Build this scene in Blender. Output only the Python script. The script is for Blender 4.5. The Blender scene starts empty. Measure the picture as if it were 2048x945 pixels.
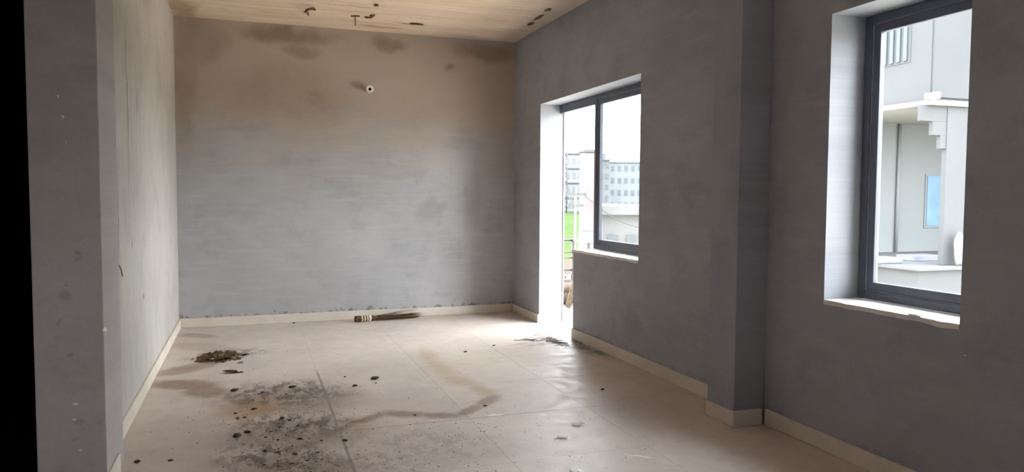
import bpy, bmesh, math, random
from mathutils import Vector, Matrix, Euler, noise as mnoise

S = bpy.context.scene
COL = S.collection
random.seed(7)

# ------------------------------------------------------------------ camera
W, H = 2048, 945
FPX, YAW, PITCH, ROLL, EYE = 1475.6, 0.34087, 0.05495, 0.005626, 1.40
_fw = Vector((math.sin(YAW) * math.cos(PITCH), math.cos(YAW) * math.cos(PITCH), -math.sin(PITCH)))
_r0 = Vector((math.cos(YAW), -math.sin(YAW), 0))
_u0 = _r0.cross(_fw)
_r = math.cos(ROLL) * _r0 + math.sin(ROLL) * _u0
_u = -math.sin(ROLL) * _r0 + math.cos(ROLL) * _u0
cam = bpy.data.cameras.new('camera')
cam.sensor_fit = 'HORIZONTAL'
cam.sensor_width = 36.0
cam.lens = FPX / W * 36.0
cam.clip_start, cam.clip_end = 0.02, 2000
camo = bpy.data.objects.new('camera', cam)
COL.objects.link(camo)
m = Matrix.Identity(4)
for i in range(3):
    m[i][0], m[i][1], m[i][2] = _r[i], _u[i], -_fw[i]
m[2][3] = EYE
camo.matrix_world = m
S.camera = camo

# ------------------------------------------------------------------ sky and exposure
SKY = 9.0
world = bpy.data.worlds.new('overcast_sky')
S.world = world
world.use_nodes = True
bg = world.node_tree.nodes['Background']
bg.inputs[0].default_value = (0.905, 0.955, 1.0, 1)
bg.inputs[1].default_value = SKY
S.view_settings.view_transform = 'Standard'
S.view_settings.look = 'None'
S.view_settings.gamma = 1.0
S.view_settings.exposure = 1.40
S.view_settings.use_curve_mapping = False
S.cycles.max_bounces = 10
S.cycles.diffuse_bounces = 6
S.cycles.use_adaptive_sampling = True
S.cycles.adaptive_threshold = 0.03
S.cycles.transparent_max_bounces = 12
S.cycles.sample_clamp_indirect = 8


# ------------------------------------------------------------------ dimensions (metres)
XL, XR, YB, CZ = -0.712, 2.977, 8.334, 3.209
WT = 0.29                       # outer wall thickness
XO = XR + WT
YR = -1.22                      # rear wall, behind the camera
XH = -1.92                      # far side of the passage on the left
HEAD = 2.39                     # lintel height
DOOR0, DOOR1 = 6.59, 7.49       # balcony door opening along y
WIN1_0, SILL1 = 5.31, 0.865
WIN2_0, WIN2_1, SILL2 = 2.41, 3.238, 0.826
WINFILL_0, WINFILL_1 = -0.85, 0.15  # added window opening behind the camera
GROUND = -3.4


def ray(px, py):
    return _fw + (px - W / 2) / FPX * _r - (py - H / 2) / FPX * _u


def at(px, py, axis, val):
    d = ray(px, py)
    o = Vector((0, 0, EYE))
    return o + d * ((val - o[axis]) / d[axis])


def flo(px, py):
    return at(px, py, 2, 0.0)


# ------------------------------------------------------------------ material helpers
class NT:
    def __init__(s, name, rough=0.9, spec=0.3):
        s.m = bpy.data.materials.new(name)
        s.m.use_nodes = True
        s.t = s.m.node_tree
        s.n, s.l = s.t.nodes, s.t.links
        s.b = s.n['Principled BSDF']
        s.b.inputs['Roughness'].default_value = rough
        s.b.inputs['Specular IOR Level'].default_value = spec
        s._pos = None

    def new(s, t, **k):
        nd = s.n.new(t)
        for a, v in k.items():
            setattr(nd, a, v)
        return nd

    def set(s, sock, v):
        if isinstance(v, bpy.types.NodeSocket):
            s.l.new(v, sock)
        else:
            if hasattr(sock.default_value, '__len__') and not hasattr(v, '__len__'):
                v = (v,) * len(sock.default_value)
            if hasattr(v, '__len__') and len(v) == 3 and len(sock.default_value) == 4:
                v = (*v, 1)
            sock.default_value = v

    def pos(s):
        if s._pos is None:
            s._pos = s.new('ShaderNodeNewGeometry').outputs['Position']
        return s._pos

    def math(s, op, a, b=0.0, c=None, clamp=False):
        nd = s.new('ShaderNodeMath', operation=op, use_clamp=clamp)
        s.set(nd.inputs[0], a)
        s.set(nd.inputs[1], b)
        if c is not None:
            s.set(nd.inputs[2], c)
        return nd.outputs[0]

    def vmath(s, op, a, b=None):
        nd = s.new('ShaderNodeVectorMath', operation=op)
        s.set(nd.inputs[0], a)
        if b is not None:
            s.set(nd.inputs[1], b)
        return nd.outputs['Value'] if op in ('LENGTH', 'DOT_PRODUCT') else nd.outputs['Vector']

    def sep(s, v):
        nd = s.new('ShaderNodeSeparateXYZ')
        s.set(nd.inputs[0], v)
        return nd.outputs

    def comb(s, x, y, z=0.0):
        nd = s.new('ShaderNodeCombineXYZ')
        for i, v in enumerate((x, y, z)):
            s.set(nd.inputs[i], v)
        return nd.outputs[0]

    def scale(s, v, sc):
        return s.vmath('MULTIPLY', v, sc)

    def noise(s, vec, scale=5.0, detail=4.0, rough=0.55, out='Fac'):
        nd = s.new('ShaderNodeTexNoise')
        s.set(nd.inputs['Vector'], vec)
        nd.inputs['Scale'].default_value = scale
        nd.inputs['Detail'].default_value = detail
        nd.inputs['Roughness'].default_value = rough
        return nd.outputs['Fac' if out == 'Fac' else 'Color']

    def ramp(s, v, a, b, lo=0.0, hi=1.0):
        nd = s.new('ShaderNodeMapRange', interpolation_type='SMOOTHSTEP')
        s.set(nd.inputs[0], v)
        for i, x in enumerate((a, b, lo, hi)):
            nd.inputs[i + 1].default_value = x
        return nd.outputs[0]

    def mix(s, fac, a, b, mode='MIX'):
        nd = s.new('ShaderNodeMix', data_type='RGBA', blend_type=mode)
        s.set(nd.inputs[0], fac)
        s.set(nd.inputs[6], a)
        s.set(nd.inputs[7], b)
        return nd.outputs[2]

    def blob(s, vec2, c, r, rot=0.0, soft=0.35):
        nd = s.new('ShaderNodeMapping', vector_type='TEXTURE')
        s.set(nd.inputs['Vector'], vec2)
        nd.inputs['Location'].default_value = (c[0], c[1], 0)
        nd.inputs['Rotation'].default_value = (0, 0, rot)
        nd.inputs['Scale'].default_value = (r[0], r[1], 1)
        return s.ramp(s.vmath('LENGTH', nd.outputs[0]), 1 + soft, 1 - soft)

    def blobs(s, vec2, lst, soft=0.35):
        """lst of (cx, cy, rx, ry, rot, strength) -> union mask"""
        out = None
        for (cx, cy, rx, ry, rot, k) in lst:
            v = s.blob(vec2, (cx, cy), (rx, ry), rot, soft)
            if k != 1:
                v = s.math('MULTIPLY', v, k)
            out = v if out is None else s.math('MAXIMUM', out, v)
        return out

    def wobble(s, vec, amp, scale):
        nz = s.noise(vec, scale, 3, .6, 'Color')
        off = s.vmath('MULTIPLY', s.vmath('SUBTRACT', nz, (.5, .5, .5)), (amp, amp, amp))
        return s.vmath('ADD', vec, off)

    def bump(s, h, strength=0.2, dist=0.01):
        nd = s.new('ShaderNodeBump')
        nd.inputs['Strength'].default_value = strength
        nd.inputs['Distance'].default_value = dist
        s.set(nd.inputs['Height'], h)
        s.l.new(nd.outputs[0], s.b.inputs['Normal'])

    def color(s, c):
        s.set(s.b.inputs['Base Color'], c)
        return s.m


def simple(name, col, rough=0.7, var=0.12, scale=12.0, spec=0.3, metal=0.0, bump=0.0):
    t = NT(name, rough, spec)
    t.b.inputs['Metallic'].default_value = metal
    nz = t.noise(t.pos(), scale, 4)
    lo = tuple(max(0, c * (1 - var)) for c in col)
    hi = tuple(min(1, c * (1 + var)) for c in col)
    if bump:
        t.bump(nz, bump, 0.01)
    return t.color(t.mix(t.ramp(nz, .3, .7), lo, hi))


PLASTER = (0.40, 0.40, 0.405)


def plaster(name, plane, base=PLASTER, darks=(), browns=(), lights=(), top_brown=0.0, mold=0.0, streak=(1, 14), drips=0.0):
    """plane: which two world axes lie in the wall, e.g. (0,2)."""
    t = NT(name, 0.93, 0.15)
    p = t.sep(t.pos())
    v2 = t.comb(p[plane[0]], p[plane[1]], 0.0)
    hgt = p[2]
    w2 = t.wobble(v2, 0.28, 2.6)
    big = t.noise(v2, 0.9, 3, .6)
    mid = t.noise(t.scale(v2, (streak[0], streak[1], 1)), 2.2, 3, .62)
    patch = t.noise(w2, 3.1, 5, .65)
    fine = t.noise(v2, 55, 2, .6)
    col = t.mix(t.ramp(big, .3, .7), tuple(c * .9 for c in base), tuple(c * 1.08 for c in base))
    col = t.mix(t.math('MULTIPLY', t.ramp(patch, .48, .70), .50), col, tuple(c * .74 for c in base))
    col = t.mix(t.math('MULTIPLY', t.ramp(mid, .45, .75), .45), col, (base[0] * 1.18, base[1] * 1.16, base[2] * 1.12))
    col = t.mix(t.math('MULTIPLY', t.ramp(fine, .35, .8), .18), col, tuple(c * .72 for c in base))
    if top_brown:  # wall turns browner towards the top, with an uneven edge
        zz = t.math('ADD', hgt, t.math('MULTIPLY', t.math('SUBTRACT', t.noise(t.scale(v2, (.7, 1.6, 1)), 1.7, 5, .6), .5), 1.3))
        f = t.math('MULTIPLY', t.ramp(zz, 1.35, 2.75), top_brown)
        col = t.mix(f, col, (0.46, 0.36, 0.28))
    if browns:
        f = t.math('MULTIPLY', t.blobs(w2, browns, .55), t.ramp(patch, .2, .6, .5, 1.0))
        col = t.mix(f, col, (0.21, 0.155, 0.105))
    if darks:
        f = t.math('MULTIPLY', t.blobs(w2, darks, .5), t.ramp(patch, .2, .65, .45, 1.0))
        col = t.mix(f, col, (0.17, 0.165, 0.155))
    if lights:
        col = t.mix(t.blobs(t.wobble(v2, .03, 20), lights, .4), col, (0.8, 0.79, 0.76))
    if drips:
        f = t.math('MULTIPLY', t.ramp(t.noise(t.scale(v2, (9, .55, 1)), 1.6, 4, .6), .56, .75), drips)
        col = t.mix(f, col, (0.30, 0.25, 0.19))
    if mold:
        nz = t.noise(v2, 10, 4, .7)
        thr = t.ramp(hgt, 0.095, 0.20, .46, .78)
        f = t.math('MULTIPLY', t.ramp(t.math('SUBTRACT', nz, thr), .0, .12), mold)
        col = t.mix(f, col, (0.075, 0.08, 0.065))
    t.bump(t.math('ADD', t.math('MULTIPLY', t.noise(v2, 4, 2, .6), .6), t.math('MULTIPLY', fine, .25)), .35, .008)
    return t.color(col)


# ------------------------------------------------------------------ mesh helpers
def link(name, me, mat=None, parent=None):
    o = bpy.data.objects.new(name, me)
    COL.objects.link(o)
    if mat is not None and me is not None and not me.materials:
        me.materials.append(mat)
    if parent is not None:
        o.parent = parent
    return o


def mesh_of(bm, name, smooth=False):
    bmesh.ops.recalc_face_normals(bm, faces=bm.faces)
    me = bpy.data.meshes.new(name)
    bm.to_mesh(me)
    bm.free()
    if smooth:
        for p in me.polygons:
            p.use_smooth = True
    return me


def add_box(bm, a, b, bevel=0.0, seg=1):
    a, b = Vector(a), Vector(b)
    g = bmesh.ops.create_cube(bm, size=1)
    vs = g['verts']
    c, d = (a + b) / 2, b - a
    for v in vs:
        v.co = Vector((c.x + v.co.x * d.x, c.y + v.co.y * d.y, c.z + v.co.z * d.z))
    if bevel:
        es = list({e for v in vs for e in v.link_edges})
        bmesh.ops.bevel(bm, geom=es, offset=bevel, segments=seg, affect='EDGES', profile=.7)


def box(name, a, b, mat, parent=None, bevel=0.0, seg=1):
    bm = bmesh.new()
    add_box(bm, a, b, bevel, seg)
    return link(name, mesh_of(bm, name), mat, parent)


def add_tube(bm, pts, rad, n=6, caps=True):
    pts = [Vector(p) for p in pts]
    if not hasattr(rad, '__len__'):
        rad = [rad] * len(pts)
    rings = []
    for i, p in enumerate(pts):
        d = (pts[min(i + 1, len(pts) - 1)] - pts[max(i - 1, 0)]).normalized()
        a = Vector((0, 0, 1)) if abs(d.z) < .9 else Vector((1, 0, 0))
        u = d.cross(a).normalized()
        v = d.cross(u)
        rings.append([bm.verts.new(p + rad[i] * (math.cos(k * 2 * math.pi / n) * u + math.sin(k * 2 * math.pi / n) * v)) for k in range(n)])
    for i in range(len(rings) - 1):
        for k in range(n):
            bm.faces.new((rings[i][k], rings[i][(k + 1) % n], rings[i + 1][(k + 1) % n], rings[i + 1][k]))
    if caps:
        bm.faces.new(rings[0][::-1])
        bm.faces.new(rings[-1])


def tube(name, pts, rad, mat, parent=None, n=8, smooth=True):
    bm = bmesh.new()
    add_tube(bm, pts, rad, n)
    return link(name, mesh_of(bm, name, smooth), mat, parent)


def lump_mesh(name, seed, sub=1, flat=1.0, rough=.35, sink=True):
    bm = bmesh.new()
    bmesh.ops.create_icosphere(bm, subdivisions=sub, radius=1)
    for v in bm.verts:
        k = 1 + rough * 2 * (mnoise.noise(v.co * 1.3 + Vector((seed * 7.1, seed * 3.3, 0))))
        v.co *= k
        v.co.z *= flat
    zmin = min(v.co.z for v in bm.verts)
    for v in bm.verts:
        v.co.z -= zmin
    return mesh_of(bm, name, sub > 1)


def tag(o, label, cat, group=None):
    o['label'] = label
    o['category'] = cat
    if group:
        o['group'] = group
    return o


def struct(o, label=None, cat=None):
    o['kind'] = 'structure'
    if label:
        o['label'] = label
        o['category'] = cat
    return o


def empty(name, loc):
    o = bpy.data.objects.new(name, None)
    o.location = loc
    COL.objects.link(o)
    return o


def child(parent, name, me, mat):
    """part whose mesh is in world coordinates"""
    o = link(name, me, mat, parent)
    o.matrix_parent_inverse = Matrix.Translation(-parent.location)
    return o


def cbox(parent, name, a, b, mat, bevel=0.0):
    bm = bmesh.new()
    add_box(bm, a, b, bevel)
    return child(parent, name, mesh_of(bm, name), mat)


def ctube(parent, name, pts, rad, mat, n=8):
    bm = bmesh.new()
    add_tube(bm, pts, rad, n)
    return child(parent, name, mesh_of(bm, name, True), mat)


def holed_wall(name, x0, x1, ys, zs, solid, mat):
    """Solid wall between x0 and x1; cells of the ys/zs grid where solid(yc,zc) is true."""
    bm = bmesh.new()
    V = {}

    def vert(s, i, j):
        k = (s, i, j)
        if k not in V:
            V[k] = bm.verts.new((x1 if s else x0, ys[i], zs[j]))
        return V[k]
    ny, nz = len(ys) - 1, len(zs) - 1
    ok = lambda i, j: 0 <= i < ny and 0 <= j < nz and solid((ys[i] + ys[i + 1]) / 2, (zs[j] + zs[j + 1]) / 2)
    for i in range(ny):
        for j in range(nz):
            if not ok(i, j):
                continue
            q = [(i, j), (i + 1, j), (i + 1, j + 1), (i, j + 1)]
            bm.faces.new([vert(0, *k) for k in q])
            bm.faces.new([vert(1, *k) for k in q[::-1]])
            for (a, b), (di, dj) in (((q[0], q[1]), (0, -1)), ((q[1], q[2]), (1, 0)), ((q[2], q[3]), (0, 1)), ((q[3], q[0]), (-1, 0))):
                if not ok(i + di, j + dj):
                    bm.faces.new((vert(0, *a), vert(1, *a), vert(1, *b), vert(0, *b)))
    return link(name, mesh_of(bm, name), mat)


# ------------------------------------------------------------------ materials of the room
M = {}
M['back'] = plaster('plaster_back_wall', (0, 2), top_brown=.78, mold=.62, streak=(1, 9),
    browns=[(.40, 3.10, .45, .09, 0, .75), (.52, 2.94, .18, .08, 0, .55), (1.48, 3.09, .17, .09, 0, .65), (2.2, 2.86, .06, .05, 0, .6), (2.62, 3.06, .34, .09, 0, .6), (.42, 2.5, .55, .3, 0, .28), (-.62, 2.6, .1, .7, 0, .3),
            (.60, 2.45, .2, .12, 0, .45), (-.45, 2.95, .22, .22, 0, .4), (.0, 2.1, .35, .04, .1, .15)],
    darks=[(1.93, 1.19, .135, .125, .2, .38), (2.07, 1.28, .05, .06, 0, .3), (1.55, 1.62, .3, .05, 0, .14), (2.45, 1.35, .12, .35, 0, .25), (.35, 1.75, .4, .05, .1, .12), (2.35, 2.0, .3, .05, 0, .1)])
M['left'] = plaster('plaster_left_wall', (1, 2), top_brown=.12, base=(.45, .425, .39), drips=.45, streak=(7, 1),
    browns=[(4.72, 1.25, .028, .22, 0, .7), (5.15, 1.9, .02, .5, 0, .55), (5.6, 2.0, .02, .12, 0, .6), (6.2, 2.9, .35, .15, 0, .3)],
    darks=[(5.25, 1.05, .02, .03, 0, .7), (5.7, .65, .025, .03, 0, .7)])
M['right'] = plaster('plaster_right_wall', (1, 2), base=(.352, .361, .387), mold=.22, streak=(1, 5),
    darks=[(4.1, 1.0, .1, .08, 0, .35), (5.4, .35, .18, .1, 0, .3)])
M['column'] = plaster('plaster_column', (0, 2), base=(.385, .355, .345), streak=(1, 3),
    lights=[(-0.8, 1.83, 0.00385, 0.00495, 0, 0.9), (-0.785, 1.74, 0.0044, 0.0044, 0, 0.9), (-0.77, 1.62, 0.0033, 0.0033, 0, 0.54), (-0.765, 0.44, 0.0099, 0.0055, 0, 0.81), (-0.77, 0.37, 0.0066, 0.0044, 0, 0.81), (-0.75, 0.22, 0.0066, 0.0066, 0, 0.63)],
    darks=[(-0.745, 1.16, 0.0084, 0.018, 0.4, 0.54), (-0.755, 1.13, 0.018, 0.0072, 0, 0.42), (-0.8, 0.93, 0.015, 0.03, 0.3, 0.48), (-0.82, 0.84, 0.0084, 0.0084, 0, 0.54), (-0.74, 0.63, 0.0084, 0.012, 0, 0.54), (-0.8, 1, 0.009, 0.009, 0, 0.48), (-0.76, 0.36, 0.012, 0.0072, 0, 0.54), (-0.78, 0.27, 0.018, 0.012, 0, 0.36)])
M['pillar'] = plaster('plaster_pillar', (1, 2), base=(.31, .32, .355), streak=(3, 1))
M['dark'] = simple('unlit_black', (.012, .012, .014), .95, .1, 4, .05)  # near-black colour stands in for the darkness of the unlit passage
M['skirting'] = simple('cream_skirting_tile', (.62, .56, .48), .55, .07, 3, .3)
M['grout'] = simple('dusty_grout', (.52, .44, .38), .95, .1, 30, .1)
M['sill'] = simple('white_sill_plaster', (.72, .70, .66), .8, .1, 14, .25, bump=.2)

# ceiling: board-marked concrete, tan
t = NT('board_marked_concrete', .95, .1)
p = t.sep(t.pos())
v2 = t.comb(p[0], p[1])
st = t.noise(t.scale(v2, (.55, 13, 1)), 2.4, 5, .6)
bd = t.noise(t.scale(v2, (.10, 3.1, 1)), 2.0, 1, .4)
pt = t.noise(t.wobble(v2, .3, 2), 2.0, 5, .62)
c = t.mix(t.ramp(st, .3, .72), (.66, .50, .36), (.86, .71, .56))
c = t.mix(t.math('MULTIPLY', t.ramp(bd, .45, .6), .3), c, (.60, .43, .30))
c = t.mix(t.math('MULTIPLY', t.ramp(pt, .55, .75), .5), c, (.50, .38, .25))
c = t.mix(t.math('MULTIPLY', t.ramp(pt, .42, .25), .5), c, (.82, .70, .60))
rb = t.blobs(t.wobble(v2, .2, 4), [(-.60, 8.0, .12, .5, 0, .6), (1.62, 7.85, .13, .03, .1, .7), (1.35, 8.1, .25, .05, .1, .5), (.95, 7.3, .3, .015, .05, .5)], .6)
c = t.mix(rb, c, (.26, .16, .09))
gy = t.blobs(t.wobble(v2, .25, 3), [(2.9, 7.0, .22, 2.2, 0, .55), (2.6, 8.3, .7, .13, 0, .5)], .7)
c = t.mix(gy, c, (.36, .36, .33))
t.bump(st, .3, .006)
M['ceiling'] = t.color(c)

# floor tiles with dust, dirt and water stains
t = NT('dusty_beige_floor_tile', .5, .35)
p = t.sep(t.pos())
v2 = t.comb(p[0], p[1])
ww = t.wobble(v2, .16, 5.0)
ws = t.wobble(v2, .07, 14.0)
n1 = t.noise(v2, 1.3, 5, .6)
n2 = t.noise(v2, 9, 5, .65)
n3 = t.noise(t.scale(v2, (1, .8, 1)), 42, 3, .7)
TB = (.585, .505, .452)
c = t.mix(t.ramp(n1, .3, .7), tuple(x * .92 for x in TB), tuple(x * 1.08 for x in TB))
c = t.mix(t.math('MULTIPLY', t.ramp(n2, .5, .75), .28), c, tuple(x * .76 for x in TB))
c = t.mix(t.math('MULTIPLY', t.ramp(n3, .55, .75), .20), c, tuple(x * .6 for x in TB))


def seg(a, b, w, k=1.0):
    A, B = flo(*a), flo(*b)
    d = B - A
    return ((A.x + B.x) / 2, (A.y + B.y) / 2, d.length / 2 + w * .6, w, math.atan2(d.y, d.x), k)


def polyline(pts, w, k=1.0):
    return [seg(pts[i], pts[i + 1], w if not hasattr(w, '__len__') else w[i], k) for i in range(len(pts) - 1)]


# curling brown tide mark of dried water
ring = polyline([(850, 703), (866, 724), (898, 753), (945, 772), (988, 793)], (.07, .08, .085, .07), .9)
c = t.mix(t.math('MULTIPLY', t.blobs(ws, ring, .7), .75), c, (.40, .295, .165))
ring = polyline([(988, 795), (960, 812), (915, 832), (850, 831), (770, 827), (705, 848), (640, 880), (560, 912)], (.06, .05, .065, .07, .05, .04, .045), 1.0)
c = t.mix(t.math('MULTIPLY', t.blobs(ws, ring, .55), .78), c, (.25, .17, .115))
c = t.mix(t.math('MULTIPLY', t.blobs(ws, [seg((700, 847), (735, 838), .02, 1)], .6), .8), c, (.22, .10, .04))
# pale inside of the dried puddle
pale = [(*flo(1000, 720)[:2], .9, .65, .2, .25)]
c = t.mix(t.blobs(ww, pale, .6), c, (.66, .575, .47))
# brown damp patches by the left wall
dm = [seg((330, 748), (420, 728), .13, .75), seg((320, 768), (415, 772), .14, .85), seg((395, 780), (425, 788), .14, .8), seg((370, 670), (420, 674), .10, .6), seg((360, 690), (450, 700), .16, .35), (-.45, 4.4, .4, .6, 0, .18)]
c = t.mix(t.math('MULTIPLY', t.blobs(ws, dm, .35), .95), c, (.25, .168, .118))
# black dirt over a brown film
fm = [seg((510, 800), (660, 800), .34, 1), seg((520, 870), (680, 865), .30, 1), seg((500, 930), (680, 940), .22, 1), seg((700, 890), (930, 900), .28, .3)]
c = t.mix(t.math('MULTIPLY', t.blobs(ws, fm, .5), .75), c, (.27, .205, .16))
# rusty ochre patch
c = t.mix(t.math('MULTIPLY', t.blobs(ws, [seg((470, 828), (530, 815), .16, .9), seg((490, 800), (540, 802), .1, .6)], .6), .75), c, (.37, .225, .105))
dp = [seg((500, 790), (630, 785), .30, 1), seg((520, 850), (650, 850), .24, 1), seg((500, 905), (620, 930), .22, .95), seg((400, 715), (500, 705), .17, .9), seg((540, 775), (620, 770), .16, .9), seg((720, 880), (920, 900), .28, .28), seg((660, 925), (800, 935), .2, .4)]
dmask = t.blobs(ws, dp, .6)
dn = t.noise(t.scale(v2, (1, .55, 1)), 11, 6, .76)
c = t.mix(t.math('MULTIPLY', t.math('MULTIPLY', dmask, t.ramp(dn, .45, .56)), .85), c, (.095, .070, .052))

# fine scatter of specks in the foreground
sp = t.math('MULTIPLY', t.ramp(t.noise(v2, 30, 5, .75), .60, .68), t.blob(ww, (1.2, 3.9), (1.7, 1.2), 0, .6))
c = t.mix(t.math('MULTIPLY', sp, .55), c, (.17, .13, .10))
# greenish slime by the door corner
gm = t.math('MULTIPLY', t.blobs(ws, [(2.90, 6.10, .10, .42, 0, 1), (2.86, 6.32, .18, .26, 0, 1), (2.72, 6.45, .28, .07, .3, .8), (2.55, 6.50, .25, .05, .2, .6)], .6), t.ramp(dn, .35, .55))
c = t.mix(t.math('MULTIPLY', gm, .85), c, (.075, .085, .062))
# white paint splashes
wp = [(*flo(px, py)[:2], r1, r2, a, k) for px, py, r1, r2, a, k in [(990, 831, .055, .012, -.2, .8), (1135, 790, .06, .014, -.5, .75), (1278, 913, .06, .014, -.7, .8), (1095, 748, .05, .03, 0, .5), (1085, 830, .02, .02, 0, .5), (1126, 876, .035, .035, 0, .95), (1113, 879, .02, .02, 0, .9), (1154, 852, .032, .034, 0, .95), (1165, 846, .025, .018, .4, .9), (1150, 943, .03, .03, 0, .9), (477, 744, .03, .03, 0, .8)]]
c = t.mix(t.blobs(t.wobble(v2, .07, 25), wp, .5), c, (.82, .80, .76))
# grime along one joint
jt = t.math('MULTIPLY', t.ramp(t.math('ABSOLUTE', t.math('SUBTRACT', t.sep(t.wobble(v2, .006, 20))[0], .480)), .012, .004), t.math('MULTIPLY', t.ramp(p[1], 6.05, 5.85), t.ramp(p[1], 3.0, 3.4)))
c = t.mix(t.math('MULTIPLY', jt, .75), c, (.21, .18, .16))
jx = t.math('MULTIPLY', t.ramp(t.math('ABSOLUTE', t.math('SUBTRACT', p[1], 4.38)), .014, .004), t.blob(v2, (1.3, 4.38), (.9, .3), 0, .3))
c = t.mix(t.math('MULTIPLY', jx, .35), c, (.25, .21, .19))
t.set(t.b.inputs['Roughness'], t.ramp(n2, .3, .7, .42, .62))
t.bump(n3, .12, .005)
M['tile'] = t.color(c)

M['frame'] = simple('grey_window_frame', (.105, .115, .150), .42, .08, 5, .5)
M['gasket'] = simple('light_gasket', (.42, .44, .50), .5, .05, 5, .4)
t = NT('tinted_window_glass', .02, .5)
tr = t.new('ShaderNodeBsdfTransparent')
tr.inputs[0].default_value = (.90, .915, .92, 1)
gl = t.new('ShaderNodeBsdfGlossy')
gl.inputs['Roughness'].default_value = .02
fr = t.new('ShaderNodeLayerWeight')      # symmetric for both faces of the pane
fr.inputs[0].default_value = .10
mx = t.new('ShaderNodeMixShader')
t.l.new(fr.outputs[0], mx.inputs[0])
t.l.new(tr.outputs[0], mx.inputs[1])
t.l.new(gl.outputs[0], mx.inputs[2])
t.l.new(mx.outputs[0], t.n['Material Output'].inputs[0])
M['glass'] = t.m

# ------------------------------------------------------------------ room shell
floor = struct(box('floor', (XH - .2, YR - .2, -.15), (XO, YB + .2, -.0022), M['grout']))
xs = [XH, -1.12, -.32, .48, 1.28, 2.08, 2.88, XR]
ys = [YR, -.42, .38, 1.18, 1.98, 2.78, 3.58, 4.38, 5.18, 5.98, 6.78, 7.58, YB]
cache = {}
G = .0011
for i in range(len(xs) - 1):
    for j in range(len(ys) - 1):
        w_, d_ = xs[i + 1] - xs[i] - G, ys[j + 1] - ys[j] - G
        key = (round(w_, 4), round(d_, 4))
        if key not in cache:
            bm = bmesh.new()
            add_box(bm, (-w_ / 2, -d_ / 2, -.012), (w_ / 2, d_ / 2, 0), .0005)
            cache[key] = mesh_of(bm, 'floor_tile')
        o = link('floor_tile', cache[key], M['tile'], floor)
        o.location = ((xs[i] + xs[i + 1]) / 2, (ys[j] + ys[j + 1]) / 2, 0)
struct(box('ceiling', (XH - .2, YR - .2, CZ), (XO, YB + .2, CZ + .15), M['ceiling']))
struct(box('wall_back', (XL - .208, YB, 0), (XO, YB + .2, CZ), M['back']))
struct(box('wall_left', (XL - .208, 4.25, 0), (XL, YB, CZ), M['left']))
struct(box('column_left', (-.921, 3.79, 0), (-.641, 4.25, CZ), M['column'], bevel=.006, seg=2))
struct(box('wall_rear', (XH, YR - .2, 0), (XO, YR, CZ), M['right']))
struct(box('wall_passage', (XH - .2, YR - .2, 0), (XH, 3.79, CZ), M['right']))
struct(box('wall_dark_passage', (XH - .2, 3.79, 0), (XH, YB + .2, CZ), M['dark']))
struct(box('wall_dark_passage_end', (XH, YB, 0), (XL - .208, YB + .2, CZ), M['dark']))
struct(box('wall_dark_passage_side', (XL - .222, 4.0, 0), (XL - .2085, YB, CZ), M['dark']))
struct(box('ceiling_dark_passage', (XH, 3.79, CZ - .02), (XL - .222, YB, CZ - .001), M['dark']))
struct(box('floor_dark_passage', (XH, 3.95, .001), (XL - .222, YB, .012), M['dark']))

ysw = [YR, WINFILL_0, WINFILL_1, WIN2_0, WIN2_1, WIN1_0, DOOR0, DOOR1, YB]
zsw = [0, SILL2, SILL1, HEAD, CZ]


def solid(y, z):
    if z > HEAD:
        return True
    if DOOR0 < y < DOOR1:
        return False
    if WIN1_0 < y < DOOR0 and z > SILL1:
        return False
    if (WIN2_0 < y < WIN2_1 or WINFILL_0 < y < WINFILL_1) and z > SILL2:
        return False
    return True


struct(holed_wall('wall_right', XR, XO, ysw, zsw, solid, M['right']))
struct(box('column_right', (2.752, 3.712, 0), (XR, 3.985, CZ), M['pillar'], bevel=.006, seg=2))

# skirting
BH, BT = .098, .016


def skirt(name, a, b):
    struct(box(name, a, b, M['skirting'], bevel=.003))


skirt('baseboard_back', (XL + BT, YB - BT, .0005), (XR - BT, YB, BH))
skirt('baseboard_left', (XL, 4.252, .0005), (XL + BT, YB, BH))
skirt('baseboard_left', (-.641, 3.79, .0005), (-.641 + .012, 4.08, BH))
skirt('baseboard_right', (XR - BT, DOOR1, .0005), (XR, YB - BT, BH))
skirt('baseboard_right', (XR - BT, 3.987, .0005), (XR, DOOR0, BH))
skirt('baseboard_right', (2.752 - BT, 3.70, .0005), (2.752, 3.985, BH))
skirt('baseboard_right', (2.752 - BT, 3.712 - BT, .0005), (XR - .028, 3.712, BH))
skirt('baseboard_right', (XR - BT, YR, .0005), (XR, 3.69, BH))

# door threshold, window sills
struct(box('trim_door_threshold', (XR, DOOR0, -.004), (XO + .02, DOOR1, .004), M['skirting'], bevel=.002))


def rough_sill(name, y0, y1, z, seed):
    """thin white screed on the sill with an uneven front edge"""
    bm = bmesh.new()
    n = 26
    rnd = random.Random(seed)
    rows = []
    for i in range(n + 1):
        y = y0 + (y1 - y0) * i / n
        e = .004 + .006 * abs(mnoise.noise(Vector((y * 9, seed, 0)))) + (.012 if rnd.random() < .12 else 0)
        d = .014 + .012 * mnoise.noise(Vector((y * 7, seed + 5, 0)))
        rows.append([bm.verts.new(v) for v in ((XR + .228, y, z), (XR + .228, y, z + .012), (XR - e, y, z + .010), (XR - e, y, z - d), (XR, y, z - d), (XR, y, z))])
    for a, b in zip(rows, rows[1:]):
        for k in range(6):
            bm.faces.new((a[k], a[(k + 1) % 6], b[(k + 1) % 6], b[k]))
    bm.faces.new(rows[0][::-1])
    bm.faces.new(rows[-1])
    struct(link(name, mesh_of(bm, name), M['sill']))


rough_sill('trim_window_sill', WIN1_0 + .001, DOOR0 - .001, SILL1, 1)
rough_sill('trim_window_sill', WIN2_0 + .001, WIN2_1 - .001, SILL2, 2)

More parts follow.
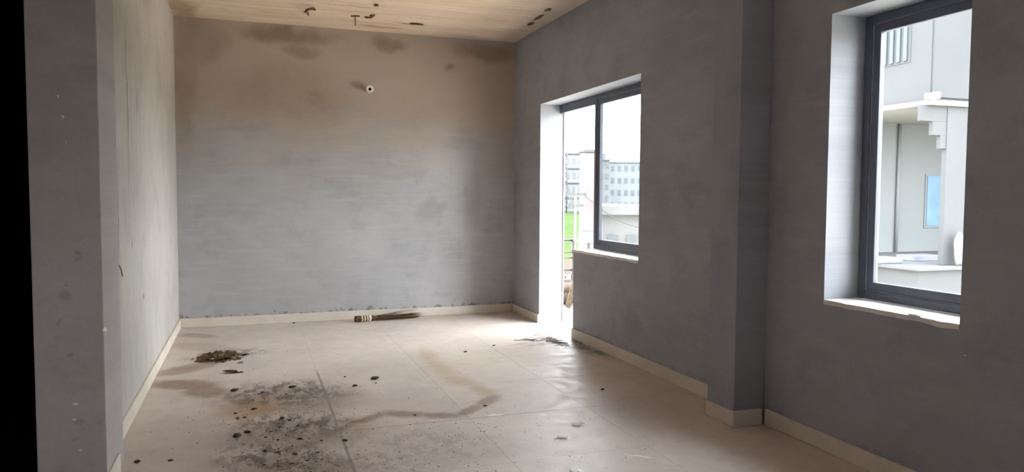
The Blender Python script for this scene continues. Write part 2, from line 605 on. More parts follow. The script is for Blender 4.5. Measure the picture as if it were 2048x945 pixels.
# ------------------------------------------------------------------ window and door frames
FX0, FX1 = XR + .23, XR + .285


def frame_window(name, y0, y1, z0, z1, loc_note, sash_split=None):
    e = empty(name, (XR + .25, (y0 + y1) / 2, z0))
    e['kind'] = 'structure'
    o = .045

    def bar(nm, a, b, mat=M['frame'], bev=.003):
        return cbox(e, nm, a, b, mat, bev)
    bar('frame_stile', (FX0, y0, z0), (FX1, y0 + o, z1))
    bar('frame_stile', (FX0, y1 - o, z0), (FX1, y1, z1))
    bar('frame_rail', (FX0, y0 + o, z1 - o), (FX1, y1 - o, z1))
    bar('frame_rail', (FX0, y0 + o, z0), (FX1, y1 - o, z0 + o))
    sx0, sx1 = FX0 + .012, FX1 - .008
    s = .046
    a0, a1, b0, b1 = y0 + o + .004, y1 - o - .004, z0 + o + .004, z1 - o - .004
    bar('sash_stile', (sx0, a0, b0), (sx1, a0 + s, b1))
    bar('sash_stile', (sx0, a1 - s, b0), (sx1, a1, b1))
    bar('sash_rail', (sx0, a0 + s, b1 - s), (sx1, a1 - s, b1))
    bar('sash_rail', (sx0, a0 + s, b0), (sx1, a1 - s, b0 + s))
    # pale gasket line between frame and sash
    for (p0, p1) in (((sx0 - .002, a0 - .004, b0), (sx1 - .01, a0, b1)), ((sx0 - .002, a1, b0), (sx1 - .01, a1 + .004, b1)), ((sx0 - .002, a0, b0 - .004), (sx1 - .01, a1, b0))):
        bar('gasket', p0, p1, M['gasket'], 0)
    bar('pane', (sx0 + .015, a0 + s, b0 + s), (sx0 + .021, a1 - s, b1 - s), M['glass'], 0)
    return e


Z1 = SILL1 + .012
frame_window('window_1', WIN1_0 + .004, 6.625, Z1, HEAD - .002, '')
frame_window('window_2', WIN2_0 + .003, WIN2_1 - .003, SILL2 + .012, HEAD - .002, '')
wfill = empty('window_added_fill', (XR + .25, -.35, SILL2))  # unseen window, added to let more daylight into the room
wfill['kind'] = 'structure'
for a, b in (((FX0, WINFILL_0, SILL2), (FX1, WINFILL_0 + .06, HEAD)), ((FX0, WINFILL_1 - .06, SILL2), (FX1, WINFILL_1, HEAD)), ((FX0, -.38, SILL2 + .06), (FX1, -.32, HEAD - .06)),
             ((FX0, WINFILL_0 + .06, HEAD - .06), (FX1, WINFILL_1 - .06, HEAD)), ((FX0, WINFILL_0 + .06, SILL2), (FX1, WINFILL_1 - .06, SILL2 + .06))):
    cbox(wfill, 'frame_bar', a, b, M['frame'], .003)
dr = empty('door_1', (XR + .25, (DOOR0 + DOOR1) / 2, 0))
dr['kind'] = 'structure'
cbox(dr, 'head_rail', (FX0, 6.627, HEAD - .092), (FX1, DOOR1, HEAD - .002), M['frame'], .003)
cbox(dr, 'jamb', (FX1 - .012, DOOR1 - .012, .006), (FX1, DOOR1 - .001, HEAD - .094), M['sill'], .002)

# ------------------------------------------------------------------ balcony outside the door
M['white'] = simple('weathered_white_paint', (.16, .16, .157), .8, .1, 4, .2)
M['cream'] = simple('cream_kerb_render', (.13, .105, .095), .85, .15, 6, .2)
M['rail'] = simple('brown_railing_paint', (.024, .020, .017), .5, .15, 10, .4)
M['concrete'] = simple('balcony_screed', (.74, .73, .71), .9, .15, 6, .15)
struct(box('floor_balcony', (XO, 5.0, -.15), (4.36, 9.6, -.004), M['concrete']))
struct(box('ceiling_balcony_added', (XO, 5.0, 2.92), (4.40, 9.7, 3.07), M['concrete']))  # unseen roof slab, added to block the high sky from the door
M['fin'] = simple('added_fin_render', (.40, .40, .39), .9, .1, 3, .1)
struct(box('wall_balcony_added', (XO, 4.88, -.15), (4.40, 5.0, 2.92), M['fin']))  # unseen end wall, added to cut sky light on the door jamb
k = struct(box('trim_balcony_kerb', (4.24, 5.0, -.0035), (4.36, 9.6, .16), M['cream'], bevel=.006))
k = struct(box('trim_balcony_kerb', (XO, 9.48, -.0035), (4.238, 9.6, .16), M['cream'], bevel=.006))
e = empty('balcony_railing', (4.3, 7.5, .16))
tag(e, 'brown metal balcony railing with thin horizontal bars outside the door opening', 'railing')
for z, r in ((.775, .02), (.60, .009), (.52, .009), (.35, .016)):
    nm = 'handrail' if z > .7 else 'rail_bar'
    ctube(e, nm, [(4.30, 5.05, z), (4.30, 9.54, z)], r, M['rail'])
    ctube(e, nm, [(4.30, 9.54, z), (XO + .02, 9.54, z)], r, M['rail'])
for y in (5.1, 6.5, 7.8, 9.03, 9.54):
    cbox(e, 'post', (4.282, y - .018, .16), (4.318, y + .018, .775), M['rail'], .002)
pl = cbox(e, 'kick_plate', (XO + .05, 9.535, .215), (4.28, 9.545, .285), M['white'])
for x in (3.95, 4.03, 4.11, 4.19):
    ctube(pl, 'bolt', [(x, 9.536, .25), (x, 9.528, .25)], .012, M['rail'], 8)

# rubble on the balcony by the door
M['wood'] = simple('raw_timber', (.075, .052, .032), .85, .3, 25, .15)
M['paleboard'] = simple('pale_board', (.13, .115, .095), .85, .15, 20, .15)
M['brick'] = simple('dusty_brick', (.085, .05, .036), .95, .25, 18, .1)
M['sack'] = simple('brown_sack_cloth', (.06, .046, .034), .98, .25, 30, .05, bump=.4)


def oriented_box(name, p0, p1, w, th, mat, roll=0.0):
    p0, p1 = Vector(p0), Vector(p1)
    d = p1 - p0
    bm = bmesh.new()
    add_box(bm, (-w / 2, -th / 2, 0), (w / 2, th / 2, d.length), .003)
    o = link(name, mesh_of(bm, name), mat)
    o.rotation_mode = 'QUATERNION'
    o.rotation_quaternion = d.to_track_quat('Z', 'Y') @ Euler((0, 0, roll)).to_quaternion()
    o.location = p0
    return o


sm = lump_mesh('cement_sack', 3, 3, .62, .16)
o = link('cement_sack', sm, M['sack'])
o.location = (3.86, 8.75, -.004)
o.scale = (.24, .30, .20)
tag(o, 'brown cloth sack slumped on the balcony floor beyond the door', 'sack')
tag(oriented_box('timber_plank', (3.70, 8.34, .012), (3.86, 8.50, .30), .07, .022, M['wood'], .6), 'short brown plank leaning on the sack on the balcony', 'plank')
tag(oriented_box('pale_board', (3.78, 8.16, .012), (3.96, 8.42, .29), .09, .02, M['paleboard'], .4), 'pale board leaning on the sack beside the brown plank', 'board')
tag(box('brick', (3.45, 8.60, -.0035), (3.56, 8.82, .07), M['brick'], bevel=.004), 'dusty red brick lying on the balcony floor by the sack', 'brick')

# ------------------------------------------------------------------ outdoors
t = NT('grass_field', 1.0, 0.0)
nz = t.noise(t.pos(), .15, 5, .6)
nf = t.noise(t.pos(), 2.0, 4, .6)
c = t.mix(t.ramp(nz, .35, .65), (.024, .038, .014), (.032, .045, .020))
c = t.mix(t.math('MULTIPLY', t.ramp(nf, .5, .7), .4), c, (.034, .040, .020))
near = t.ramp(t.vmath('LENGTH', t.pos()), 33, 37)
soil = t.ramp(t.vmath('LENGTH', t.pos()), 52, 60)
c = t.mix(soil, (.046, .037, .031), c)
M['grass'] = t.color(t.mix(near, (.56, .51, .44), c))  # pale ground close by is unseen, added to bounce light up indoors
bm = bmesh.new()
add_box(bm, (-300, -300, GROUND - .5), (700, 900, GROUND))
struct(link('ground', mesh_of(bm, 'ground'), M['grass']))

M['far_white'] = simple('far_pale_render', (.10, .101, .103), .9, .06, .3, .1)
M['far_grey'] = simple('far_grey_render', (.115, .120, .126), .9, .06, .3, .1)
M['far_dark'] = simple('far_window_dark', (.055, .06, .066), .6, .1, 1, .3)
M['far_edge'] = simple('far_dark_concrete', (.052, .054, .054), .9, .1, 1, .1)
M['red'] = simple('faded_red_render', (.110, .076, .076), .9, .12, 1.5, .1)
M['cream2'] = simple('pale_cream_render', (.105, .104, .100), .9, .06, .5, .1)


def far_building(name, D, px0, px1, ytop, mat, label, floors, bays, depth=12.0, edge=None, win=None, roofbox=None):
    """building at forward depth D filling the given pixel columns, standing on the ground"""
    def P(px, py):
        d = ray(px, py)
        return Vector((0, 0, EYE)) + d * (D / d.dot(_fw))
    a, b = P(px0, ytop), P(px1, ytop)
    top = a.z
    e = empty(name, ((a.x + b.x) / 2, (a.y + b.y) / 2, GROUND))
    tag(e, label, 'building')
    ang = math.atan2(b.y - a.y, b.x - a.x)
    wdt = (Vector((b.x, b.y)) - Vector((a.x, a.y))).length
    h = top - GROUND
    e.rotation_euler.z = ang

    def part(nm, p0, p1, mt, par=e):
        return box(nm, p0, p1, mt, par)
    part('wall', (-wdt / 2, 0, 0), (wdt / 2, depth, h - .4), mat)
    part('roof_slab', (-wdt / 2 - .3, -.4, h - .4), (wdt / 2 + .3, depth + .3, h), edge or mat)
    fh = (h - .4) / floors
    bw = wdt / bays
    for f in range(floors):
        if edge:
            part('floor_band', (-wdt / 2 - .15, -.35, f * fh), (wdt / 2 + .15, 0, f * fh + .35), edge)
        for i in range(bays):
            x = -wdt / 2 + (i + .5) * bw
            wn = part('window', (x - bw * .24, -.10, f * fh + fh * .32), (x + bw * .24, .1, f * fh + fh * .76), win or M['far_dark'])
    if roofbox:
        part('stair_tower', (wdt * roofbox[0], depth * .2, h), (wdt * roofbox[1], depth * .7, h + roofbox[2]), mat)
    return e


far_building('apartment_block', 210, 1131, 1166, 306, M['far_white'], 'pale unfinished block with dark slab edges behind the utility pole', 4, 3, edge=M['far_edge'])
far_building('tower_building', 190, 1197, 1220, 318, M['far_white'], 'narrow pale tower right of the window mullion', 5, 2, roofbox=(-.35, .3, 1.6))
far_building('apartment_block', 230, 1219, 1300, 323, M['far_grey'], 'long grey apartment block seen through the far window pane', 4, 6)
far_building('boundary_house', 34, 1206, 1320, 412, M['cream2'], 'low cream flat-roofed house in front of the grey apartment block', 1, 3, depth=9)

# red and white roadside pillar
D0 = 30.0


def atD(px, py, D):
    d = ray(px, py)
    return Vector((0, 0, EYE)) + d * (D / d.dot(_fw))


a = atD(1175.5, 306, D0)
b = atD(1175.5, 463, D0)
e = empty('road_pillar', (a.x, a.y, GROUND))
tag(e, 'tall faded red pillar with a white base beside the window mullion', 'pillar')
cbox(e, 'red_shaft', (a.x - .25, a.y - .25, b.z), (a.x + .25, a.y + .25, a.z), M['red'], .02)
cbox(e, 'white_base', (a.x - .27, a.y - .27, GROUND), (a.x + .27, a.y + .27, b.z), M['far_white'], .02)
cbox(e, 'cap', (a.x - .3, a.y - .3, a.z), (a.x + .3, a.y + .3, a.z + .12), M['far_edge'], .02)

# utility pole with cross-arms and cables
PD = 26.0
pt_ = atD(1152, 300, PD)
e = empty('utility_pole', (pt_.x, pt_.y, GROUND))
tag(e, 'pale concrete utility pole with dark steel cross-arms', 'pole')
ptop = atD(1152, 386, PD).z
ctube(e, 'pole', [(pt_.x, pt_.y, GROUND), (pt_.x, pt_.y, ptop)], [.055, .042], M['far_white'], 10)
for zz, hw in ((ptop - .05, .42), (ptop - .45, .3)):
    cbox(e, 'cross_arm', (pt_.x - hw, pt_.y - .04, zz - .04), (pt_.x + hw, pt_.y + .04, zz + .04), M['far_edge'])
    for sx in (-.85, 0, .85):
        ctube(e, 'insulator', [(pt_.x + sx * hw, pt_.y, zz + .04), (pt_.x + sx * hw, pt_.y, zz + .18)], [.022, .014], M['far_white'], 8)
pt2 = atD(1162, 300, 31.0)
e = empty('utility_pole', (pt2.x, pt2.y, GROUND))
tag(e, 'plain pale pole just left of the red pillar', 'pole')
p2top = atD(1162, 392, 31).z
ctube(e, 'pole', [(pt2.x, pt2.y, GROUND), (pt2.x, pt2.y, p2top)], [.06, .05], M['far_white'], 10)
cbox(e, 'cross_arm', (pt2.x - .5, pt2.y - .04, p2top - .12), (pt2.x + .5, pt2.y + .04, p2top - .05), M['far_edge'])
# lattice mast left of the block
ms = atD(1130, 383, 205)
mt_ = atD(1130, 306, 205)
e = empty('lattice_mast', (ms.x, ms.y, GROUND))
tag(e, 'thin dark steel lattice mast at the left edge of the door view', 'mast')
for sx in (-.5, .5):
    ctube(e, 'leg', [(ms.x + sx, ms.y, GROUND), (ms.x + sx, ms.y, mt_.z)], .16, M['far_edge'], 6)
nb = 14
hh = (mt_.z - GROUND) / nb
for i in range(nb):
    s_ = -1 if i % 2 else 1
    ctube(e, 'brace', [(ms.x - .5 * s_, ms.y, GROUND + i * hh), (ms.x + .5 * s_, ms.y, GROUND + (i + 1) * hh)], .12, M['far_edge'], 5)
ca, cb = Vector((pt_.x + .3, pt_.y, ptop - .05)), atD(1300, 456, 33.95)
cpts = [ca.lerp(cb, i / 12) - Vector((0, 0, .35 * math.sin(math.pi * i / 12))) for i in range(13)]
tag(tube('overhead_cable', cpts, .018, M['far_edge'], n=5), 'sagging dark cable crossing in front of the low cream house', 'cable')

# neighbouring white house seen through the near window
HX, HY = 13.0, 11.38
M['house'] = simple('house_white_render', (.055, .055, .0555), .85, .03, .8, .15)
M['house_grey'] = simple('house_grey_render', (.050, .0505, .052), .85, .03, .8, .15)
M['house_soffit'] = simple('house_soffit_cream', (.16, .156, .142), .85, .03, .8, .15)
M['slat'] = simple('blue_grey_slat', (.044, .055, .070), .6, .05, 3, .3)
M['blue'] = simple('blue_window_film', (.085, .135, .20), .35, .1, 3, .4)
M['porch'] = simple('porch_shade_render', (.12, .123, .122), .85, .03, .8, .1)
M['terrace'] = simple('terrace_screed', (.07, .07, .07), .9, .05, 2, .1)
e = empty('neighbour_house', (HX, HY, GROUND))
tag(e, 'white modern house with overhanging upper storey seen through the near window', 'house')
SO = 3.38
cbox(e, 'upper_storey', (HX, HY, SO), (HX + 6, HY + 8, SO + 3.4), M['house'])
cbox(e, 'side_cladding', (HX + .02, HY - .04, SO + .06), (HX + 6, HY, SO + 3.4), M['house_grey'])
cbox(e, 'soffit_band', (HX - .06, HY - .08, SO - .10), (HX + 6, HY + 8, SO), M['house_soffit'])
cbox(e, 'slat_recess', (HX - .012, 11.88, 4.22), (HX, 13.0, 5.9), M['house'])
for i in range(6):
    y = 11.95 + i * .175
    cbox(e, 'window_slat', (HX - .05, y, 4.26), (HX - .012, y + .085, 5.9), M['slat'], .004)
# recessed ground-floor wall of the porch, pillar and stepped corbel
bx0 = HX + .55
cbox(e, 'porch_wall', (HX - .2, HY + 3.2, .0), (HX + 6, HY + 3.4, SO - .1), M['porch'])
cbox(e, 'porch_side_wall', (HX + 5.8, HY + .6, .0), (HX + 6, HY + 3.2, SO - .1), M['porch'])
cbox(e, 'pillar', (13.50, HY, .0), (14.06, HY + .12, SO - .1), M['house'], .01)
for (x0, z0, z1) in ((12.94, 2.96, SO - .1), (13.12, 2.68, 2.96), (13.34, 2.41, 2.68)):
    cbox(e, 'corbel_step', (x0 if x0 > 12.95 else 12.80, HY + .02, z0), (13.50, HY + .11, z1), M['house'], .004)
cbox(e, 'lower_wall', (HX - .5, HY - .3, GROUND), (HX + 6, HY + 8, -.05), M['house'])
cbox(e, 'terrace_slab', (HX - .6, HY - .4, -.05), (HX + 6, HY + 8, .0), M['terrace'])
yb = HY + 3.2
for_w0, for_w1 = at(1853, 352, 1, yb), at(1890, 452, 1, yb)
wn = cbox(e, 'porch_window', (for_w0.x, yb - .05, for_w1.z), (for_w1.x, yb, for_w0.z), M['blue'])
cbox(wn, 'window_frame', (for_w0.x - .05, yb - .03, for_w1.z - .05), (for_w1.x + .05, yb, for_w0.z + .05), M['porch'])
cl = at(1792, 400, 1, yb)
ctube(e, 'drain_pipe', [(cl.x, yb - .05, 0.0), (cl.x, yb - .05, SO - .1)], .04, M['porch'], 10)
lm = at(1862, 192, 0, HX - .1)
cbox(e, 'lamp', (lm.x - .02, lm.y - .16, lm.z - .07), (HX, lm.y + .16, lm.z + .07), M['white'], .02)
# things on the terrace
M['tub'] = simple('blue_plastic', (.10, .125, .155), .5, .08, 5, .4)
M['violet'] = simple('violet_grey_box', (.095, .095, .125), .6, .08, 5, .3)
a, b = at(1828, 553, 1, HY + .9), at(1885, 535, 1, HY + .9)
tag(box('storage_box', (a.x, HY + .9, 0.0), (b.x, HY + 1.4, max(.12, b.z)), M['violet'], bevel=.01), 'violet-grey box on the neighbour house terrace under the blue window', 'box')
a, b = at(1738, 572, 1, HY + .6), at(1806, 548, 1, HY + .6)
tag(box('plastic_tub', (a.x, HY + .6, 0.0), (b.x, HY + 1.1, max(.12, b.z)), M['tub'], bevel=.02), 'pale blue plastic tub at the left of the neighbour house terrace', 'tub')
sk = link('white_sack', lump_mesh('white_sack', 9, 3, 1.6, .14), M['white'])
q = at(1912, 500, 1, HY - .1)
sk.location = (q.x, HY - .18, 0.0)
sk.scale = (.12, .10, .22)
tag(sk, 'white sack standing at the foot of the neighbour house pillar', 'sack')

# ------------------------------------------------------------------ fittings and marks on walls and ceiling
M['pvc'] = simple('white_pvc', (.74, .71, .66), .45, .05, 20, .4)
M['hole'] = simple('black_bore', (.008, .007, .006), .95, .1, 20, .05)
M['rust'] = simple('rusty_steel', (.22, .13, .055), .85, .35, 40, .25)
M['mud'] = simple('mud_and_groove_brown', (.17, .11, .058), .98, .35, 40, .05, bump=.4)
M['dirt'] = simple('black_dirt', (.075, .058, .045), .98, .4, 60, .05, bump=.5)
M['leaf'] = simple('dry_brown_leaf', (.075, .045, .022), .9, .35, 30, .1)
M['twig'] = simple('grey_twig', (.21, .20, .17), .95, .3, 40, .1)
M['flake'] = simple('white_plaster_flake', (.80, .785, .75), .9, .06, 30, .15)

hp = at(738, 180, 1, YB - .05)
e = empty('pipe_stub', (hp.x, YB, hp.z))
tag(e, 'short white plastic pipe stub with a dark bore high on the back wall', 'pipe')


def lathe(prof, n=24):
    bm = bmesh.new()
    rings = []
    for (r, y) in prof:
        rings.append([bm.verts.new((hp.x + r * math.cos(k * 2 * math.pi / n), YB + y, hp.z + r * math.sin(k * 2 * math.pi / n))) for k in range(n)])
    for a_, b_ in zip(rings, rings[1:]):
        for k_ in range(n):
            bm.faces.new((a_[k_], a_[(k_ + 1) % n], b_[(k_ + 1) % n], b_[k_]))
    return bm


child(e, 'pipe', mesh_of(lathe([(.030, 0), (.030, -.085), (.040, -.085), (.042, -.090), (.042, -.118), (.038, -.122), (.020, -.122), (.017, -.118), (.017, -.05)]), 'pipe', True), M['pvc'])
bm = lathe([(.0171, -.108), (.0171, -.04)])
bmesh.ops.contextual_create(bm, geom=[v for v in bm.verts if abs(v.co.y - (YB - .108)) < 1e-4])
child(e, 'bore', mesh_of(bm, 'bore'), M['hole'])

hk = at(617, 14, 2, CZ)
pts = [hk + Vector(v) for v in ((.02, .30, -.004), (0, .12, -.03), (-.03, .0, -.05), (-.02, -.10, -.05), (.04, -.12, -.04), (.06, 0, -.02), (.04, .06, 0))]
tag(tube('rusty_hook', pts, .011, M['rust']), 'rusty bent steel hook hanging from the ceiling above the stained wall', 'hook')
p1, p2, p3 = at(702, 31, 2, CZ), at(719, 31, 2, CZ), at(711, 50, 2, CZ)
tw = empty('rusty_wire', (p1.x, p1.y, CZ))
tag(tw, 'T-shaped rusty wire end pressed into the ceiling', 'wire')
ctube(tw, 'cross_wire', [p1 + Vector((0, 0, -.006)), p2 + Vector((0, 0, -.006))], .008, M['rust'], 6)
ctube(tw, 'long_wire', [(p1 + p2) / 2 + Vector((0, 0, -.006)), p3 + Vector((0, 0, -.006))], .005, M['rust'], 6)
for i, (px, py, r1, r2, lab) in enumerate([
        (737, 34, .05, .035, 'small brown mud lump on the ceiling right of the T-shaped wire'),
        (744, 30, .03, .06, 'upright brown mud lump on the ceiling next to the T-shaped wire'),
        (832, 47, .095, .05, 'largest flat brown mud lump on the ceiling near the back wall'),
        (753, 9, .025, .06, 'tiny brown mud spot on the ceiling at the top edge of the picture'),
        (1096, 19, .035, .07, 'dark lump standing in for the near end of the groove by the right wall'),  # raised dark lumps stand in for a recessed groove in the ceiling
        (1079, 33, .020, .16, 'dark streak standing in for the middle of the ceiling groove'),
        (1062, 47, .030, .08, 'dark lump standing in for the far end of the groove by the right wall')]):
    c_ = at(px, py, 2, CZ)
    me = lump_mesh('ceiling_lump', 20 + i, 2, .25, .4)
    o = link('ceiling_lump', me, M['mud'])
    o.location = (c_.x, c_.y, CZ + .002)
    o.rotation_euler = (math.pi, 0, 0)
    o.scale = (r1 * .75, r2 * .7, .03)
    tag(o, lab, 'mud lump')

nl = at(236, 540, 0, XL)
tag(tube('bent_nail', [(XL - .005, nl.y - .05, nl.z + .035), (XL + .012, nl.y - .05, nl.z + .034), (XL + .016, nl.y, nl.z), (XL + .016, nl.y + .04, nl.z - .04), (XL + .012, nl.y + .075, nl.z - .045)], .0035, M['rust'], n=6), 'bent rusty nail sticking out of the left wall', 'nail')
nr = at(1933, 711, 0, XR)
tag(tube('screw', [(XR + .004, nr.y, nr.z), (XR - .012, nr.y, nr.z), (XR - .013, nr.y, nr.z)], [.003, .003, .007], M['pvc'], n=8), 'small pale screw head in the right wall below the near window', 'screw')
kn = at(211, 662, 1, 3.79)
kb = link('plaster_blob', lump_mesh('plaster_blob', 5, 2, 1, .3), M['sill'])
kb.location = (-.641, 3.80, kn.z - .012)
kb.scale = (.010, .010, .014)
tag(kb, 'small plaster blob on the front edge of the left column', 'plaster blob')
cg = at(1830, 632, 0, XR)
cb_ = link('plaster_chip', lump_mesh('plaster_chip', 11, 2, .6, .3), M['sill'])
cb_.location = (XR - .003, cg.y, cg.z - .012)
cb_.scale = (.012, .035, .016)
tag(cb_, 'rough plaster drip under the sill edge of the near window', 'plaster drip')

# ------------------------------------------------------------------ broom by the back wall
A, B = Vector((1.065, 8.135, .036)), Vector((1.86, 8.262, .022))
dB = (B - A).normalized()
e = empty('stick_broom', (A.x, A.y, 0))
tag(e, 'old stick broom with pale bindings lying against the back skirting', 'broom')
M['broom'] = simple('brown_broom_stick', (.10, .066, .036), .9, .45, 60, .1)
M['binding'] = simple('pale_binding_wire', (.62, .55, .42), .7, .15, 40, .2)
ctube(e, 'handle', [A, A + dB * .01, A + dB * .10, A + dB * .19, A + dB * .24], [.030, .034, .034, .031, .026], M['broom'], 12)
for s_, w_ in ((.075, .008), (.105, .008), (.135, .008), (.163, .014)):
    ctube(e, 'binding', [A + dB * (s_ - w_), A + dB * s_, A + dB * (s_ + w_)], [.034, .0372, .034], M['binding'], 12)
bm = bmesh.new()
side = dB.cross(Vector((0, 0, 1))).normalized()
rnd = random.Random(3)
for i in range(120):
    a_ = rnd.uniform(0, 2 * math.pi)
    rr = math.sqrt(rnd.random()) * .026
    s0 = A + dB * .18 + side * rr * math.cos(a_) + Vector((0, 0, rr * math.sin(a_)))
    L = rnd.uniform(.34, .62)
    sp_ = math.cos(a_) * rnd.uniform(.2, 1) * .050
    s1 = s0 + dB * L + side * (sp_ * .9)
    s1.z = max(.006, .020 + math.sin(a_) * .026 + rnd.uniform(-.006, .012) + (.05 if i % 23 == 0 else 0))
    s1.y = min(s1.y, YB - .024)
    md = s0.lerp(s1, .5)
    md.z = max(.008, md.z - .004)
    md.y = min(md.y, YB - .024)
    add_tube(bm, [s0, md, s1], [.0032, .0028, .001], 3, False)
br = child(e, 'bristles', mesh_of(bm, 'bristles'), M['broom'])
br['kind'] = 'stuff'

# ------------------------------------------------------------------ litter on the floor
lumps = [lump_mesh('dirt_crumb', 40 + i, 1, .5, .45) for i in range(5)]
for me in lumps:
    me.materials.append(M['dirt'])
special = [
    (751, 759, .040, 'black dirt clump alone on the clean floor right of the joint'),
    (752, 767, .016, 'tiny crumb just below the lone black dirt clump'),
    (709, 773, .026, 'dark crumb left of the lone black dirt clump'),
    (690, 755, .018, 'small dark crumb beside the upper end of the floor joint'),
    (474, 875, .040, 'black dirt clump at the left edge of the dirty patch'),
    (470, 783, .036, 'dark crumb at the upper left corner of the dirty patch'),
    (472, 828, .020, 'dark crumb in the rusty ochre stain'),
    (494, 866, .026, 'brown clump right of the black clump at the patch edge'),
    (585, 776, .034, 'dark clump at the upper rim of the dirty patch'),
    (690, 883, .024, 'dark crumb beside the lower floor joint'),
    (275, 926, .026, 'dark crumb near the foot of the left column'),
    (342, 922, .022, 'second dark crumb from the left column foot'),
    (931, 705, .020, 'small crumb inside the pale dried puddle'),
    (988, 692, .020, 'tiny crumb right of the crumb in the dried puddle'),
    (1205, 780, .020, 'small crumb on the floor near the right skirting'),
    (970, 813, .018, 'small dark crumb at the tip of the brown tide mark'),
    (830, 831, .018, 'small dark crumb lying on the brown tide mark'),
    (580, 627, .024, 'dark crumb on the floor against the back skirting')]
for i, (px, py, r, lab) in enumerate(special):
    c_ = flo(px, py)
    if c_.y > YB - .06:
        c_.y = YB - .06
    o = link('dirt_clump', lumps[i % 5])
    o.location = (c_.x, c_.y, -.002)
    o.scale = (r * .8, r * .65, r * .5)
    o.rotation_euler.z = rnd.uniform(0, 6)
    tag(o, lab, 'dirt clump')
for i in range(34):
    px = rnd.gauss(565, 60)
    py = rnd.uniform(770, 940)
    px += (py - 850) * .05
    px = max(475, min(680, px))
    c_ = flo(px, py)
    o = link('dirt_crumb', lumps[i % 5])
    r = rnd.choice((.005, .007, .009, .012, .015))
    o.location = (c_.x, c_.y, -.001)
    o.scale = (r * 1.3, r, r * .6)
    o.rotation_euler.z = rnd.uniform(0, 6)
    tag(o, 'small black crumb among many in the dirty floor patch', 'dirt crumb', 'crumbs of the dirty floor patch')
bm = bmesh.new()
for i in range(900):
    k_ = rnd.random()
    if k_ < .5:
        px, py = rnd.gauss(570, 62), rnd.uniform(765, 945)
    elif k_ < .65:
        px, py = rnd.gauss(445, 32), rnd.gauss(712, 9)
    elif k_ < .8:
        px, py = rnd.uniform(640, 1000), rnd.uniform(840, 945)
    else:
        px, py = rnd.uniform(260, 1300), rnd.uniform(690, 945)
    c_ = flo(px, py)
    if not (XL + .03 < c_.x < XR - .1 and 3.3 < c_.y < YB - .05):
        continue
    if math.hypot((c_.x - flo(438, 715).x) / .25, (c_.y - flo(438, 715).y) / .28) < 1:
        continue
    if c_.y < 4.3 and c_.x < -.6 or c_.x > 2.65 and c_.y < 4.05:
        continue
    r = rnd.uniform(.002, .0055)
    vs = [bm.verts.new(c_ + Vector((r * math.cos(a_ * 1.5708 + i), r * math.sin(a_ * 1.5708 + i) * .8, 0))) for a_ in range(4)]
    tp = bm.verts.new(c_ + Vector((0, 0, r * .7)))
    for a_ in range(4):
        bm.faces.new((vs[a_], vs[(a_ + 1) % 4], tp))
g = link('dirt_grit', mesh_of(bm, 'dirt_grit'), M['dirt'])
g['kind'] = 'stuff'
tag(g, 'fine dark grit scattered over the floor tiles', 'grit')

# heap of sweepings on the left
hc = flo(438, 715)
bm = bmesh.new()
n = 40
gv = [[None] * (n + 1) for _ in range(n + 1)]
for i in range(n + 1):
    for j in range(n + 1):
        u, v = i / n * 2 - 1, j / n * 2 - 1
        r_ = math.hypot(u, v)
        hgt = max(0, 1 - r_) * (.020 + .060 * mnoise.noise(Vector((u * 3.2, v * 3.2, 2))) + .05 * mnoise.noise(Vector((u * 8, v * 8, 5))))
        gv[i][j] = bm.verts.new((hc.x + u * .23, hc.y + v * .26, hgt - .0025))
for i in range(n):
    for j in range(n):
        if max(gv[i][j].co.z, gv[i + 1][j].co.z, gv[i + 1][j + 1].co.z, gv[i][j + 1].co.z) > 0:
            bm.faces.new((gv[i][j], gv[i + 1][j], gv[i + 1][j + 1], gv[i][j + 1]))
bmesh.ops.delete(bm, geom=[v for v in bm.verts if not v.link_faces], context='VERTS')
hm = mesh_of(bm, 'dirt_heap', True)
M['sweepings'] = simple('brown_sweepings', (.105, .070, .042), .98, .5, 70, .05, bump=.4)
hp_ = link('dirt_heap', hm, M['sweepings'])
hp_['kind'] = 'stuff'
tag(hp_, 'low heap of brown sweepings on the floor near the left wall', 'dirt heap')


def leaf_mesh(seed):
    bm = bmesh.new()
    r = random.Random(seed)
    n = 7
    L, Rr = [], []
    for i in range(n + 1):
        s_ = i / n
        w_ = math.sin(math.pi * s_) ** .8 * .3
        z = .10 * math.sin(3 * s_ + seed) + .1
        L.append(bm.verts.new((s_ - .5, w_, z + .16 * w_ + .03)))
        Rr.append(bm.verts.new((s_ - .5, -w_, z + .22 * w_)))
    for i in range(n):
        try:
            bm.faces.new((L[i], L[i + 1], Rr[i + 1], Rr[i]))
        except ValueError:
            pass
    bmesh.ops.solidify(bm, geom=bm.faces[:], thickness=.02)
    zmin = min(v.co.z for v in bm.verts)
    for v in bm.verts:
        v.co.z -= zmin
    return mesh_of(bm, 'dry_leaf', True)


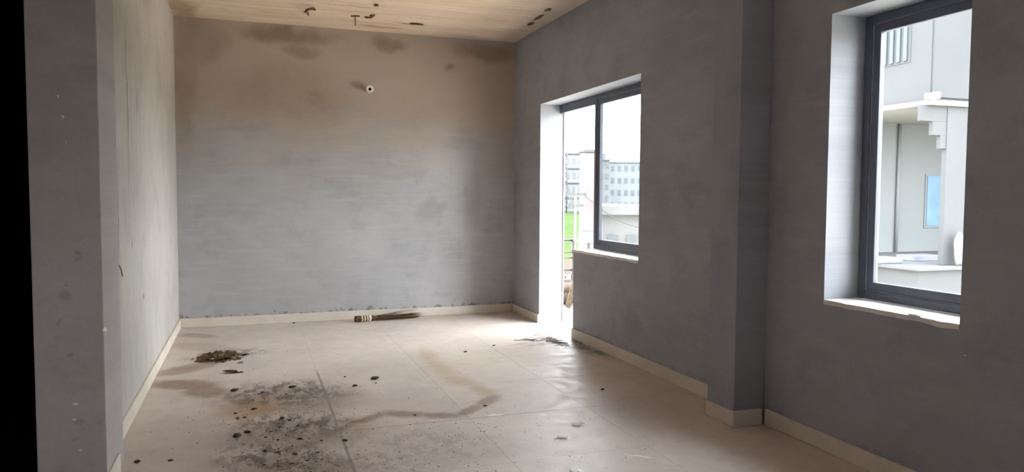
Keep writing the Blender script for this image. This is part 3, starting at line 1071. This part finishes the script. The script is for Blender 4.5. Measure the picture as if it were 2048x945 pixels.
lm_ = [leaf_mesh(i) for i in range(4)]
for i, (px, py, s_, a_, lab) in enumerate([
        (443, 722, .16, .3, 'long curled brown leaf at the front of the sweepings heap'),
        (412, 725, .10, 2.0, 'small dark leaf at the left end of the sweepings heap'),
        (455, 706, .09, 1.2, 'dark curled leaf on top of the sweepings heap'),
        (465, 704, .07, .2, 'small dark leaf at the back of the sweepings heap'),
        (492, 711, .10, .9, 'greyish leaf right of the sweepings heap'),
        (480, 727, .07, 2.6, 'small leaf in front and right of the sweepings heap'),
        (466, 746, .16, -.1, 'thin dark leaf strip in front of the sweepings heap')]):
    c_ = flo(px, py)
    o = link('dry_leaf', lm_[i % 4], M['leaf'])
    o.location = (c_.x, c_.y, .001 if i > 2 else .012)
    o.scale = (s_, s_ * .8, s_ * .5)
    o.rotation_euler.z = a_
    tag(o, lab, 'leaf')

for i, (px, py, r, fl, lab) in enumerate([
        (1125, 876, .036, .5, 'white plaster flake nearest the bottom centre of the floor'),
        (1113, 878, .020, .5, 'small white crumb touching the bottom centre plaster flake'),
        (1153, 852, .034, .5, 'white plaster flake second from the bottom on the floor'),
        (1163, 847, .022, .4, 'thin white flake beside the second plaster flake'),
        (1150, 943, .030, .5, 'white plaster crumb at the bottom edge of the picture'),
        (476, 744, .026, .5, 'white plaster crumb at the tip of the dark leaf strip'),
        (424, 722, .016, .6, 'tiny white crumb in the sweepings heap')]):
    c_ = flo(px, py)
    o = link('plaster_flake', lump_mesh('plaster_flake', 60 + i, 1, fl, .35), M['flake'])
    o.location = (c_.x, c_.y, 0 if i != 6 else .012)
    o.scale = (r, r * .85, r * .3)
    tag(o, lab, 'plaster flake')

for i in range(34):
    px, py = rnd.uniform(1045, 1165), rnd.gauss(681, 6)
    py += (px - 1100) * .06
    c_ = flo(px, py)
    c_.x = min(c_.x, XR - .22)
    a_ = rnd.gauss(-.2, .5)
    L = rnd.uniform(.08, .22)
    d_ = Vector((math.cos(a_), math.sin(a_), 0))
    r = rnd.uniform(.0015, .003)
    pts = [c_ - d_ * L / 2 + Vector((0, 0, r)), c_ + Vector((rnd.uniform(-.01, .01), rnd.uniform(-.015, .015), r + rnd.uniform(0, .012))), c_ + d_ * L / 2 + Vector((0, 0, r))]
    tag(tube('twig', pts, [r, r, r * .5], M['twig'], n=5), 'thin grey twig in the litter by the balcony door corner', 'twig', 'twigs by the balcony door')
